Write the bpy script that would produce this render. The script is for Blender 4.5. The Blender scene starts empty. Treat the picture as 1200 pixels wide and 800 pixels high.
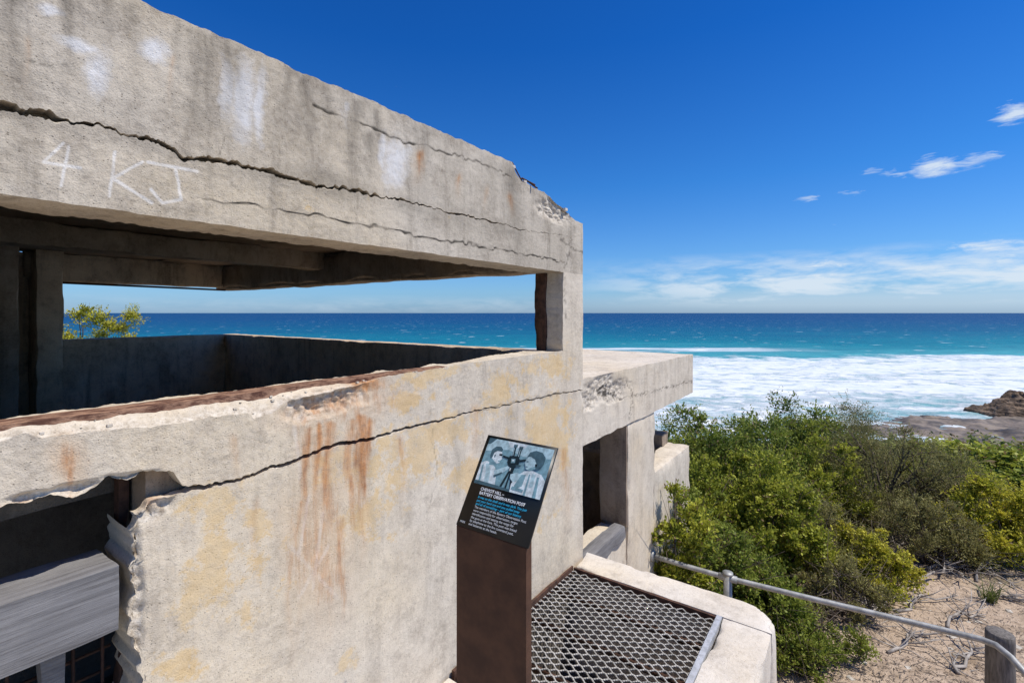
import bpy, bmesh, math, random
import numpy as np
from mathutils import Vector, Matrix
C = bpy.context.scene.collection
random.seed(4); RNG = np.random.default_rng(7)
EYE = 1.63; FPX = 567.0; TH = math.radians(54.47)
F = np.array([math.sin(TH), math.cos(TH)]); R = np.array([math.cos(TH), -math.sin(TH)])
HZ = 366.5
# ---------------------------------------------------------------- survey helpers (photo measurements -> place)
def at(u, v, Y):
    a = (u-600)/FPX; p = Y*(F + a*R); return (p[0], p[1], EYE + (HZ-v)/FPX*Y)
def onL(u, v, l=1.5):
    a = (u-600)/FPX; Y = l/(F[1]+a*R[1]); s = Y*(F[0]+a*R[0]); return s, EYE+(HZ-v)/FPX*Y
def px(s, l, z):
    Y = F[0]*s+F[1]*l; X = R[0]*s+R[1]*l; Y = np.maximum(Y, .05)
    return 600+FPX*X/Y, HZ-FPX*(z-EYE)/Y
# ---------------------------------------------------------------- noise
def h3(i, j, k, seed):
    n = (i*374761393 + j*668265263 + k*2147483647 + seed*1274126177) & 0xffffffff
    n = ((n ^ (n >> 13))*1274126177) & 0xffffffff
    n = (n ^ (n >> 16)) & 0xffffffff
    return n/4294967295.0
def vn(x, y, z, seed=0):
    x = np.asarray(x, float); y = np.asarray(y, float)+0*x; z = np.asarray(z, float)+0*x
    xi = np.floor(x).astype(np.int64); yi = np.floor(y).astype(np.int64); zi = np.floor(z).astype(np.int64)
    fx, fy, fz = x-xi, y-yi, z-zi
    fx, fy, fz = [t*t*(3-2*t) for t in (fx, fy, fz)]
    r = 0
    for a in (0, 1):
        for b in (0, 1):
            for c in (0, 1):
                w = (fx if a else 1-fx)*(fy if b else 1-fy)*(fz if c else 1-fz)
                r = r + w*h3(xi+a, yi+b, zi+c, seed)
    return r*2-1
def fbm(x, y, z, o=4, seed=0):
    r = 0; a = 1; t = 0
    for k in range(o):
        r = r + a*vn(x*2**k, y*2**k, z*2**k, seed+k*17); t += a; a *= .5
    return r/t
# ---------------------------------------------------------------- mesh helpers
def tag(o, label=None, cat=None, group=None, kind=None):
    if label: o['label'] = label
    if cat: o['category'] = cat
    if group: o['group'] = group
    if kind: o['kind'] = kind
    return o
def empty(name, loc=(0,0,0), rz=0):
    o = bpy.data.objects.new(name, None); C.objects.link(o); o.location = loc; o.rotation_euler = (0,0,rz); o.empty_display_size = .2
    return o
def link(name, me, mat, parent=None, smooth=False):
    o = bpy.data.objects.new(name, me); C.objects.link(o)
    if mat is not None:
        for m in (mat if isinstance(mat, (list, tuple)) else [mat]): me.materials.append(m)
    if parent: o.parent = parent
    if smooth: me.polygons.foreach_set('use_smooth', np.ones(len(me.polygons), bool))
    return o
def npmesh(name, V, Q, attrs=None):
    V = np.asarray(V, np.float32); Q = np.asarray(Q, np.int32); k = Q.shape[1]
    me = bpy.data.meshes.new(name)
    me.vertices.add(len(V)); me.vertices.foreach_set('co', V.ravel())
    me.loops.add(Q.size); me.loops.foreach_set('vertex_index', Q.ravel())
    me.polygons.add(len(Q)); me.polygons.foreach_set('loop_start', np.arange(0, Q.size, k, dtype=np.int32))
    me.update(calc_edges=True)
    for n, a in (attrs or {}).items():
        at_ = me.attributes.new(n, 'FLOAT_COLOR', 'POINT')
        c = np.ones((len(V), 4), np.float32); c[:, :3] = a
        at_.data.foreach_set('color', c.ravel())
    return me
def gridq(ni, nj, off=0):
    i, j = np.meshgrid(np.arange(ni-1), np.arange(nj-1), indexing='ij')
    a = (i*nj+j).ravel()+off
    return np.stack([a, a+nj, a+nj+1, a+1], 1)
def roughbox(b0, b1, res=.05, amp=.004, wear=.012, seed=0):
    b0 = np.array(b0, float); b1 = np.array(b1, float); n = np.maximum(2, np.minimum(90, np.ceil((b1-b0)/res).astype(int)+1))
    Vs, Qs = [], []; off = 0
    for ax in range(3):
        o = [a for a in range(3) if a != ax]
        for side in (0, 1):
            A = np.linspace(0, 1, n[o[0]]); B = np.linspace(0, 1, n[o[1]])
            a, b = np.meshgrid(A, B, indexing='ij'); P = np.zeros(a.shape+(3,))
            P[..., o[0]] = b0[o[0]]+a*(b1-b0)[o[0]]; P[..., o[1]] = b0[o[1]]+b*(b1-b0)[o[1]]; P[..., ax] = (b1 if side else b0)[ax]
            q = gridq(n[o[0]], n[o[1]], off)
            if (side == 0) != (ax == 1): q = q[:, ::-1]
            Vs.append(P.reshape(-1, 3)); Qs.append(q); off += a.size
    P = np.concatenate(Vs); Q = np.concatenate(Qs)
    d = np.minimum(P-b0, b1-P); sgn = np.where(P-b0 < b1-P, 1., -1.)
    ds = np.sort(d, 1); e = np.exp(-ds[:, 1]/.03)
    nz = np.clip(fbm(P[:,0]*7, P[:,1]*7, P[:,2]*7, 3, seed)+.15, 0, 1)*2+.2
    mv = (wear*nz*e)[:, None]*np.exp(-d/.03)*sgn
    D = np.stack([fbm(P[:,0]*3, P[:,1]*3, P[:,2]*3, 4, seed+5+k) for k in range(3)], 1)*amp
    return P+mv+D, Q
def merge(parts):
    Vs, Qs, o = [], [], 0
    for V, Q in parts: Vs.append(V); Qs.append(np.asarray(Q)+o); o += len(V)
    return np.concatenate(Vs), np.concatenate(Qs)
def rb(name, boxes, mat, parent=None, **k):
    V, Q = merge([roughbox(a, b, seed=i*3+1, **k) for i, (a, b) in enumerate(boxes)])
    return link(name, npmesh(name, V, Q), mat, parent)
def tube(pts, rad, n=6):
    pts = np.array(pts, float); m = len(pts); rad = np.broadcast_to(np.array(rad, float), (m,))
    T = np.gradient(pts, axis=0); T /= np.linalg.norm(T, axis=1)[:, None]+1e-9
    up = np.where(np.abs(T[:, 2:3]) > .9, np.array([[1., 0, 0]]), np.array([[0, 0, 1.]]))
    A = np.cross(T, up); A /= np.linalg.norm(A, axis=1)[:, None]+1e-9; B = np.cross(T, A)
    th = np.linspace(0, 2*math.pi, n, endpoint=False)
    V = pts[:, None]+rad[:, None, None]*(A[:, None]*np.cos(th)[None, :, None]+B[:, None]*np.sin(th)[None, :, None])
    V = V.reshape(-1, 3); Q = []
    for i in range(m-1):
        for j in range(n):
            k = (j+1) % n; Q.append([i*n+j, i*n+k, (i+1)*n+k, (i+1)*n+j])
    c0 = len(V); V = np.vstack([V, pts[0], pts[-1]])
    for j in range(0, n-1, 2):
        Q.append([c0, (j+2) % n, j+1, j]); Q.append([c0+1, (m-1)*n+j, (m-1)*n+j+1, (m-1)*n+(j+2) % n])
    return V, np.array(Q)
# ---------------------------------------------------------------- materials
class NT:
    def __init__(s, name, world=False):
        if world: s.m = bpy.data.worlds.new(name)
        else: s.m = bpy.data.materials.new(name)
        s.m.use_nodes = True; s.t = s.m.node_tree; s.t.nodes.clear()
    def n(s, t, ins=None, **kw):
        x = s.t.nodes.new(t)
        for k, v in kw.items(): setattr(x, k, v)
        for k, v in (ins or {}).items():
            if isinstance(v, bpy.types.NodeSocket): s.t.links.new(v, x.inputs[k])
            else: x.inputs[k].default_value = v
        return x
    def math(s, op, a, b=0., c=None, clamp=False):
        d = {0: a, 1: b}
        if c is not None: d[2] = c
        return s.n('ShaderNodeMath', d, operation=op, use_clamp=clamp).outputs[0]
    def vmath(s, op, a, b=(0,0,0)):
        return s.n('ShaderNodeVectorMath', {0: a, 1: b}, operation=op)
    def mix(s, f, a, b, blend='MIX'):
        x = s.n('ShaderNodeMix', data_type='RGBA', blend_type=blend, clamp_factor=True)
        for i, v in ((0, f), (6, a), (7, b)):
            if isinstance(v, bpy.types.NodeSocket): s.t.links.new(v, x.inputs[i])
            else: x.inputs[i].default_value = (v if i == 0 else tuple(v)+(1,) if len(v) == 3 else v)
        return x.outputs[2]
    def noise(s, vec, scale, detail=4, rough=.55, dist=0):
        return s.n('ShaderNodeTexNoise', {'Vector': vec, 'Scale': scale, 'Detail': detail, 'Roughness': rough, 'Distortion': dist}).outputs[0]
    def ramp(s, f, lo, hi):
        return s.n('ShaderNodeMapRange', {0: f, 1: lo, 2: hi}, clamp=True).outputs[0]
    def cramp(s, f, stops):
        x = s.n('ShaderNodeValToRGB', {0: f}); e = x.color_ramp.elements
        while len(e) < len(stops): e.new(.5)
        for el, (p, c) in zip(e, stops): el.position = p; el.color = tuple(c)+(1,)
        return x.outputs[0]
    def obj(s): return s.n('ShaderNodeTexCoord').outputs['Object']
    def out(s, col, rough=.9, bump=None, bstr=.3, bdist=.01, metal=0., spec=.3, sub=None):
        p = s.n('ShaderNodeBsdfPrincipled', {'Base Color': col if isinstance(col, bpy.types.NodeSocket) else tuple(col)+(1,), 'Roughness': rough, 'Metallic': metal, 'Specular IOR Level': spec})
        if bump is not None:
            b = s.n('ShaderNodeBump', {'Height': bump, 'Strength': bstr, 'Distance': bdist}); s.t.links.new(b.outputs[0], p.inputs['Normal'])
        o = s.n('ShaderNodeOutputMaterial'); s.t.links.new(p.outputs[0], o.inputs[0]); return p
def scol(c, k=1.): return tuple(x*k for x in c)
def concrete(name, base, light, dark, stains=True, grime=.5):
    t = NT(name); P = t.obj()
    n0 = t.noise(P, .9, 4, .6); n1 = t.noise(P, 2.3, 6, .66); n2 = t.noise(P, 9, 6, .72); n3 = t.noise(P, 60, 4, .7); n4 = t.noise(P, 260, 2, .6)
    Ps = t.n('ShaderNodeMapping', {'Vector': P, 'Scale': (9, 9, .8)}).outputs[0]
    ns = t.noise(Ps, 1.5, 6, .68)
    nd = t.noise(t.n('ShaderNodeMapping', {'Vector': P, 'Scale': (3, 3, 1.6), 'Location': (4., 2., 7.)}).outputs[0], 1.4, 7, .72)
    c = t.mix(t.ramp(n1, .40, .60), base, light)
    c = t.mix(t.math('MULTIPLY', t.ramp(n0, .45, .6), .5), c, (light[0]*1.05, light[1]*.95, light[2]*.76))
    c = t.mix(t.math('MULTIPLY', t.ramp(n2, .50, .66), .5), c, dark)
    c = t.mix(t.math('MULTIPLY', t.ramp(nd, .50, .68), grime), c, scol(dark, .85))
    c = t.mix(t.math('MULTIPLY', t.ramp(ns, .52, .70), grime), c, scol(dark, .75))
    c = t.mix(t.math('MULTIPLY', t.ramp(n3, .38, .66), .38), c, scol(light, 1.1))
    vor = t.n('ShaderNodeTexVoronoi', {'Vector': P, 'Scale': 110.}, feature='F1')
    sp = t.ramp(vor.outputs['Distance'], .22, .12)
    vc = t.n('ShaderNodeSeparateColor', {0: vor.outputs['Color']})
    spm = t.math('MULTIPLY', sp, t.ramp(vc.outputs[0], .68, .84))
    c = t.mix(t.math('MULTIPLY', spm, .6), c, scol(dark, .4))
    c = t.mix(t.math('MULTIPLY', t.ramp(n4, .56, .72), .4), c, scol(dark, .5))
    bump = t.math('ADD', t.math('MULTIPLY', n3, .45), t.math('ADD', t.math('MULTIPLY', n4, .35), t.math('MULTIPLY', n2, .45)))
    bump = t.math('SUBTRACT', bump, t.math('MULTIPLY', spm, .35))
    if stains:
        A = t.n('ShaderNodeSeparateColor', {0: t.n('ShaderNodeAttribute', attribute_name='st').outputs['Color']})
        B = t.n('ShaderNodeSeparateColor', {0: t.n('ShaderNodeAttribute', attribute_name='st2').outputs['Color']})
        rust, white, dk = A.outputs[0], A.outputs[1], A.outputs[2]; yel, chip, scr = B.outputs[0], B.outputs[1], B.outputs[2]
        m6 = t.noise(P, 22, 6, .75); m7 = t.noise(P, 7, 7, .78)
        mv = t.noise(t.n('ShaderNodeMapping', {'Vector': P, 'Scale': (30, 30, 3.2)}).outputs[0], 1.2, 6, .72)
        def fray(a, amt=.9, lo=.35, hi=.75, m=m6):
            return t.ramp(t.math('ADD', a, t.math('MULTIPLY', t.math('SUBTRACT', m, .5), amt)), lo, hi)
        ycol = t.mix(t.ramp(n2, .4, .6), (.66, .44, .17), (.68, .51, .28))
        c = t.mix(t.math('MULTIPLY', fray(yel, 2.6, .38, .56, m7), .58), c, ycol)
        ccol = t.cramp(t.noise(P, 48., 5, .75), [(.3, (.20,.16,.12)), (.45, (.46,.40,.32)), (.6, (.66,.60,.51)), (.75, (.74,.69,.6))])
        c = t.mix(t.math('MULTIPLY', fray(chip, .5, .3, .5), .85), c, ccol)
        rcol = t.mix(t.ramp(m6, .38, .62), (.56, .25, .085), (.28, .125, .06))
        c = t.mix(t.math('MULTIPLY', t.ramp(rust, 0., .7), .5), c, (.56, .35, .19))
        c = t.mix(t.math('MULTIPLY', t.math('MULTIPLY', fray(rust, 2.2, .30, .95, mv), t.ramp(rust, 0., .3)), .85), c, rcol)
        c = t.mix(t.math('MULTIPLY', t.math('MULTIPLY', fray(white, 1.2, .3, .85), t.ramp(white, 0., .3)), .75), c, (.70, .70, .70))
        c = t.mix(dk, c, scol(dark, .13))
        c = t.mix(t.math('MULTIPLY', scr, .62), c, (.80, .78, .74))
        bump = t.math('ADD', bump, t.math('MULTIPLY', t.math('MULTIPLY', chip, n2), 2.))
    t.out(c, .93, bump, .6, .008, spec=.15)
    return t.m
M = {}
M['con'] = concrete('weathered concrete', (.57,.50,.40), (.67,.60,.495), (.32,.265,.205), True, .36)
M['fascia'] = concrete('grey concrete', (.43,.38,.305), (.56,.50,.41), (.22,.18,.138), True, .56)
M['pale'] = concrete('pale concrete', (.56,.51,.44), (.66,.615,.55), (.34,.295,.24), True, .35)
M['dark'] = concrete('shade-dark concrete', (.10,.09,.078), (.16,.14,.12), (.05,.045,.04), False)  # near-black concrete: the shade of interior faces is put into the colour
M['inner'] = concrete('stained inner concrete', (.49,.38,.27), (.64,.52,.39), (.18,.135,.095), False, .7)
M['shade'] = concrete('concrete in painted shade', (.27,.21,.155), (.40,.32,.245), (.12,.088,.062), False, .6)  # darker, browner copy of the wall concrete, with shade painted into its colour
def simple(name, c0, c1, scale=20, rough=.7, metal=0, bs=.3, spec=.3, stretch=(1,1,1), lo=.4, hi=.6, bd=.004):
    t = NT(name); P = t.n('ShaderNodeMapping', {'Vector': t.obj(), 'Scale': stretch}).outputs[0]
    n = t.noise(P, scale, 6, .65); c = t.mix(t.ramp(n, lo, hi), c0, c1)
    t.out(c, rough, t.noise(P, scale*3, 4, .6), bs, bd, metal, spec); return t.m
M['rust'] = simple('rusted steel', (.10,.045,.03), (.34,.20,.13), 22, .9, bs=.9, stretch=(1,2,2))
M['rustdark'] = simple('dark rusted steel', (.05,.028,.02), (.11,.055,.035), 25, .85)
M['corten'] = simple('brown rusted plate', (.062,.030,.018), (.10,.048,.027), 9, .8, bs=.15)
M['galv'] = simple('galvanised metal', (.42,.43,.43), (.58,.59,.60), 40, .5, .4)
M['grate'] = simple('weathered galvanised mesh', (.28,.27,.245), (.50,.48,.44), 14, .6, .15)
M['railm'] = simple('dull galvanised pipe', (.27,.27,.25), (.42,.42,.40), 14, .55, .3, .2)
t = NT('grey weathered timber'); P0 = t.obj()
Pa = t.n('ShaderNodeMapping', {'Vector': P0, 'Scale': (1.1, 14, 22)}).outputs[0]; Pb = t.n('ShaderNodeMapping', {'Vector': P0, 'Scale': (3., 60, 90)}).outputs[0]
na_ = t.noise(Pa, 2.2, 7, .7, .3); nb_ = t.noise(Pb, 1.5, 5, .7); nc_ = t.noise(P0, 6, 5, .7)
c = t.mix(t.ramp(na_, .3, .7), (.13,.125,.125), (.24,.235,.235)); c = t.mix(t.math('MULTIPLY', t.ramp(nb_, .52, .68), .6), c, (.07,.064,.06)); c = t.mix(t.math('MULTIPLY', t.ramp(nc_, .5, .7), .35), c, (.30,.29,.28))
t.out(c, .92, t.math('ADD', na_, nb_), .6, .004, spec=.1); M['timber'] = t.m
M['timberdark'] = simple('dark weathered timber', (.10,.09,.08), (.20,.18,.16), 7, .9, bs=.8, stretch=(9,9,1.2))
M['black'] = simple('black printed panel', (.006,.008,.009), (.010,.012,.013), 5, .35, bs=0)
M['inkw'] = simple('white lettering', (.75,.78,.78), (.8,.82,.82), 5, .6, bs=0)
M['inkb'] = simple('blue lettering', (.03,.42,.66), (.03,.46,.72), 5, .6, bs=0)
for k, c in dict(p0=(.50,.70,.73), p1=(.24,.43,.48), p2=(.075,.15,.18), p3=(.012,.03,.04), p4=(.78,.88,.88)).items():
    M[k] = simple('print tone '+k, scol(c, .55), scol(c, 1.08), 55, .5, bs=0, lo=.3, hi=.62)
M['twig'] = simple('bleached dead wood', (.24,.21,.18), (.42,.38,.33), 12, .9)
M['bark'] = simple('brown bark', (.085,.065,.05), (.17,.135,.105), 12, .9)
M['rock'] = simple('dark headland rock', (.06,.042,.03), (.30,.215,.145), .45, .9, bs=1., bd=.8, stretch=(1,1,3.5))
M['shelf'] = simple('wet reef rock', (.07,.06,.05), (.25,.20,.15), .16, .6, bs=.8, bd=.3)
M['pebble'] = simple('limestone pebble', (.42,.38,.31), (.56,.52,.45), 12, .9)
t = NT('leaf'); a = t.n('ShaderNodeAttribute', attribute_name='col').outputs['Color']
p = t.n('ShaderNodeBsdfPrincipled', {'Base Color': a, 'Roughness': .55, 'Specular IOR Level': .25})
tr = t.n('ShaderNodeBsdfTranslucent', {'Color': a}); mx = t.n('ShaderNodeMixShader', {0: .36, 1: p.outputs[0], 2: tr.outputs[0]})
t.n('ShaderNodeOutputMaterial', {0: mx.outputs[0]}); M['leaf'] = t.m
# ---------------------------------------------------------------- wear on the bunker faces
def segd(u, v, pts):
    d = np.full(u.shape, 1e9)
    for (x0, y0), (x1, y1) in zip(pts[:-1], pts[1:]):
        dx, dy = x1-x0, y1-y0; L = dx*dx+dy*dy+1e-9
        tt = np.clip(((u-x0)*dx+(v-y0)*dy)/L, 0, 1); d = np.minimum(d, np.hypot(u-x0-tt*dx, v-y0-tt*dy))
    return d
def blob(u, v, x, y, rx, ry, ang=0, soft=.6):
    c, s_ = math.cos(math.radians(ang)), math.sin(math.radians(ang)); a = ((u-x)*c+(v-y)*s_)/rx; b = (-(u-x)*s_+(v-y)*c)/ry
    r = np.sqrt(a*a+b*b); return np.clip((1+soft-r)/(2*soft), 0, 1)
def sm(x, a, b): t_ = np.clip((x-a)/(b-a), 0, 1); return t_*t_*(3-2*t_)
def streak(u, v, x, v0, v1, w, lean=0):
    xx = x+(v-v0)*lean+3*np.sin(v*.05+x); f = np.clip(1-np.abs(u-xx)/w, 0, 1)
    return f*np.clip((v-v0)/8, 0, 1)*np.clip((v1-v)/((v1-v0)*.8), 0, 1)
WHITE = [(115,85,17,30,10),(60,12,20,7,15),(285,118,20,50,0),(262,105,10,35,0),(305,125,8,50,0),(465,190,16,34,5),(450,180,5,26,0),(95,52,30,8,20),(180,60,22,16,15)]
RUSTB = [(395,476,58,16,-12,.62),(80,540,17,22,0,.72),(375,600,22,100,0,.50),(370,650,28,56,-15,.55),(430,452,18,9,-10,.95),(20,596,26,7,-5,.8),(422,540,6,50,0,1.),(422,567,6,9,0,1.),(175,585,16,8,0,.5),(372,530,18,38,0,.58),(490,190,5,12,0,.6)]
RUSTS = [(489,172,220,8,.9),(598,222,258,5,.8),(422,480,690,12,1.),(429,485,640,8,1.),(411,485,690,10,.85),(385,488,780,13,.8),(360,495,770,11,.75),(372,490,660,9,.95),(400,600,760,9,.7),(350,580,780,8,.65),(275,505,570,8,.55),(80,540,600,12,.75),(65,530,580,6,.5),(340,640,795,7,.5),(555,470,570,7,.5),(663,520,640,8,.5),(300,580,700,7,.4),(470,505,610,7,.45),(200,60,130,5,.35),(540,200,240,5,.5),(30,40,110,6,.3),(570,215,250,4,.5)]
YEL = [(262,590,46,30,-10),(300,660,38,30,0),(255,650,32,66,0),(225,700,24,46,0),(215,770,26,20,0),(290,720,16,30,0),(310,610,24,36,0),(450,540,76,44,-20),(505,510,66,30,-20),(440,600,40,46,0),(600,460,50,26,-10),(640,500,28,66,0),(610,560,30,66,0),(500,440,60,14,-8),(470,470,50,14,-14),(640,430,30,20,0),(255,605,34,14,0),(410,775,20,14,0),(560,560,30,30,0)]
CRACKS = [([(236,232),(262,238),(300,240),(345,250),(372,252),(415,262),(450,266),(500,279),(545,285),(600,296),(660,307)], 1.3, .9),
 ([(368,122),(400,136),(430,146),(470,165),(500,172),(548,186),(600,207)], 1.25, .9),
 ([(655,275),(668,290),(684,296)], 1., .6), ([(672,262),(660,330),(664,372)], .8, .6),
 ([(560,482),(610,470),(660,460)], 1., .6), ([(640,340),(652,372),(657,405)], .9, .6),
 ([(712,470),(750,462),(812,446)], .8, .7), ([(735,440),(742,470),(736,492)], .8, .7), ([(300,475),(340,468),(380,455)], 1., .6),
 ([(255,190),(262,160),(250,130)], .5, .5), ([(0,60),(60,78),(90,74)], .5, .45), ([(505,500),(512,560),(500,600)], .5, .4)]
SCR = [[(74,168),(50,190),(94,197)],[(80,172),(71,218)],[(134,178),(128,230)],[(166,190),(131,209),(178,238)],[(172,190),(231,201)],[(205,196),(212,234),(190,238),(176,222)],
       [(345,500),(352,560)],[(362,580),(350,650)],[(378,600),(366,690)],[(340,640),(395,700)],[(385,640),(350,700)]]
RNG0, RNG1, RNG2 = RNG.random(40), RNG.random(40), RNG.random(40)
def paint(s, l, z):
    u, v = px(s, l, z)
    jit = 9*fbm(s*9, l*9, z*9, 3, 90); uj, vj = u+jit, v+9*fbm(s*9, l*9, z*9, 3, 91)
    rust = np.zeros_like(u); white = rust.copy(); dk = rust.copy(); yel = rust.copy(); chip = rust.copy(); scr = rust.copy()
    for x, y, rx, ry, a in WHITE: white = np.maximum(white, blob(uj, vj, x, y, rx, ry, a)*.8)
    for k in range(26):
        x = RNG0[k]
        if x < .42: continue
        white = np.maximum(white, streak(u, v, 30+x*600, 20+x*150, 110+x*150, 4+RNG1[k]*7)*.45*RNG1[k])
    for x, y, rx, ry, a, g in RUSTB: rust = np.maximum(rust, blob(uj, vj, x, y, rx, ry, a, .9)*g)
    for x, a, b, w, g in RUSTS: rust = np.maximum(rust, streak(u+.3*jit, v, x, a, b, w)*g)
    for x, y, rx, ry, a in YEL: yel = np.maximum(yel, blob(u+2.2*jit, v+2.*(vj-v), x, y, rx, ry, a, .8)*.66)
    wob_u = u+2.5*vn(s*40, z*40, 0*s, 3); wob_v = v+2.5*vn(s*40, z*40, 0*s+5, 4)
    for pts, w, g in CRACKS:
        d = segd(wob_u, wob_v, pts); dk = np.maximum(dk, np.clip(1.4-d/w, 0, 1)*g*np.clip(.75+.9*fbm(s*18, z*18, 0*s, 3, 141), .15, 1))
    for pts in SCR: d = segd(u+.8*vn(s*50, z*50, 0*s, 8), v, pts); scr = np.maximum(scr, np.clip(1.7-d/1.5, 0, 1)*np.where(v > 400, .35, 1.)*np.clip(.9+.25*vn(s*40, z*40, 0*s), .6, 1))
    dk = np.maximum(dk, .5*streak(u, v, 432, 150, 225, 12)); dk = np.maximum(dk, .34*blob(uj, vj, 390, 215, 55, 14, 12))
    for k in range(36):
        x = RNG2[k]*650; v0 = 190-(600-x)*.43; dk = np.maximum(dk, .5*RNG0[k]*streak(u, v, x, v0, v0+60+RNG1[k]*110, 5+RNG1[k]*12))
    for k in range(14):
        x = 170+RNG1[k]*490; dk = np.maximum(dk, .22*RNG0[k]*streak(u, v, x, 590-(x-170)*.27, 700+60*RNG2[k], 4+RNG2[k]*9))
    g_ = np.clip(1-segd(u, v, [(0,129),(75,147),(150,160),(215,187),(310,205),(400,224),(500,245),(610,273)])/16, 0, 1); dk = np.maximum(dk, .38*g_*(.5+.5*fbm(s*12, z*12, 0*s, 3, 77)))
    chip = np.maximum(chip, blob(uj, vj, 385, 472, 46, 14, -14, .35))
    chip = np.maximum(chip, blob(uj, vj, 180, 592, 26, 15, -25, .4)); chip = np.maximum(chip, blob(uj, vj, 652, 246, 20, 12, 30, .4))
    chip = np.maximum(chip, blob(uj, vj, 712, 455, 22, 15, 0, .25)); chip = np.maximum(chip, blob(uj, vj, 690, 470, 7, 10, 0, .35))
    chip = np.maximum(chip, blob(uj, vj, 158, 700, 8, 100, 0, .4)*.8)
    for x, y, rx in ((90,565,30),(150,553,30),(30,575,24)): chip = np.maximum(chip, blob(uj, vj, x, y+8, rx, 6, -8, .5)*.8)
    dk = np.maximum(dk, .85*blob(uj, vj, 712, 458, 16, 10, 0, .4)*(fbm(s*45, z*45, 0*s, 3, 7) > .05)); dk = np.maximum(dk, .45*blob(uj, vj, 388, 474, 30, 9, -14, .5)*(vn(s*80, z*80, 0*s, 7) > .35))
    return rust, white, dk, yel, chip, scr
def prof(pts, noise=.002, seed=0, f=30):
    P = np.array([onL(u, v) for u, v in pts])
    return lambda s: np.interp(s, P[:, 0], P[:, 1])+noise*fbm(s*f, 0*s, 0*s+seed, 4, seed)
UC = np.concatenate([np.arange(-30, 684, 1.5), [683.5]])
SC = np.concatenate([np.linspace(-2.2, .13, 40), [onL(u, 0)[0] for u in UC]]); SC[-1] = 2.92
SC = np.unique(np.round(SC, 5))
def patch(name, S, zb, zt, nz, mat, parent, edges, sleft=None):
    s, tt = np.meshgrid(S, np.linspace(0, 1, nz), indexing='ij')
    z = zb(s)+(zt(s)-zb(s))*tt
    if sleft is not None: s = s+(sleft(z)-S[0])*np.clip(1-(s-S[0])/.15, 0, 1)
    r = paint(s, 1.5+0*s, z); d = .006*fbm(s*2.2, z*2.2, 0*s, 3, 11)+.0022*fbm(s*14, z*14, 0*s, 4, 12)+.0010*fbm(s*60, z*60, 0*s, 2, 13)
    d = d-.020*r[4]*(1+.8*fbm(s*45, z*45, 0*s, 3, 21)) - .006*np.clip(r[2]-.5, 0, 1)
    l = 1.5-d
    V = [np.stack([s, l, z], -1).reshape(-1, 3)]; Q = [gridq(len(S), nz)]; off = s.size
    A = [np.stack([r[0], r[1], r[2]], -1).reshape(-1, 3)]; B = [np.stack([r[3], r[4], r[5]], -1).reshape(-1, 3)]
    E = {'top': (s[:, -1], l[:, -1], z[:, -1]), 'bottom': (s[:, 0], l[:, 0], z[:, 0]), 'left': (s[0], l[0], z[0]), 'right': (s[-1], l[-1], z[-1])}
    for e, (depth, zfun, chipv) in edges.items():
        es, el, ez = E[e]; ks = np.array(depth)
        ss = np.repeat(es[:, None], len(ks), 1); ll = el[:, None]*(ks == 0)[None]+ (1.5+ks[None]+0*ss)*(ks > 0)[None]
        zz = np.repeat(ez[:, None], len(ks), 1)
        if zfun is not None:
            tz = zfun(es)[:, None]; w = np.clip(ks/.045, 0, 1)[None]; zz = zz*(1-w)+tz*w
        nn = (ks > 0)[None]*(.006*fbm(ss*16, ll*16, zz*16, 4, 31)+.003*fbm(ss*60, ll*60, zz*60, 2, 33))
        if e in ('top', 'bottom'): zz = zz+nn
        else: ss = ss+nn
        V.append(np.stack([ss, ll, zz], -1).reshape(-1, 3)); Q.append(gridq(len(es), len(ks), off)); off += ss.size
        rr = paint(ss, ll, zz); cv = chipv*np.clip(1-ks/.09, 0, 1)[None]+0*ss
        A.append(np.stack([rr[0], rr[1]*.3, rr[2]*.5], -1).reshape(-1, 3)); B.append(np.stack([rr[3]*.3, np.maximum(cv, rr[4]*.5), 0*ss], -1).reshape(-1, 3))
    me = npmesh(name, np.concatenate(V), np.concatenate(Q), {'st': np.concatenate(A), 'st2': np.concatenate(B)})
    return link(name, me, mat, parent, smooth=True)
bunker = empty('concrete_bunker', (0, 0, 0))
tag(bunker, 'large cracked concrete observation bunker with a long horizontal viewing slot and rust stains', 'bunker')
fc_pts = [(-700,90),(-50,118),(0,124),(40,133),(75,143),(150,156),(190,171),(215,183),(265,190),(310,201),(370,216),(400,220),(430,227),(500,241),(530,250),(570,258),(610,269),(655,275),(684,279)]
fc0 = prof(fc_pts, .008, 3, 14)
fc = lambda s: fc0(s)+.0050*vn(s*70, 0*s, 0*s, 19)+.0028*vn(s*190, 0*s, 0*s, 20)
gap = lambda s: .0085*np.clip((2.85-s)/2.3, 0, 1)*np.clip(1+.9*fbm(s*12, 0*s, 0*s, 3, 44), .2, 2)
gap2 = lambda s: gap(s)*(.9+.7*vn(s*45, 0*s, 0*s, 46))
rt = prof([(160,0),(300,60),(450,125),(600,190),(605,204),(612,213),(640,227),(655,240),(668,251),(674,258),(684,263)], .008, 9, 26)
rtop = lambda s: np.where(s < .46, 2.43+.005*fbm(s*20, 0*s, 0*s+9, 4, 9), rt(s))
rbot = lambda s: 1.885+.003*fbm(s*22, 0*s, 0*s, 4, 55)
D4 = [0, .004, .02, .045]
patch('roof_edge_upper', SC, lambda s: fc(s)+gap2(s), rtop, 90, M['fascia'], bunker, {'top': ([0,.005,.02,.05,.1,.2], None, .5), 'bottom': (D4, None, .2), 'right': ([0,.01,.05,.2], None, .3)})
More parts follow.
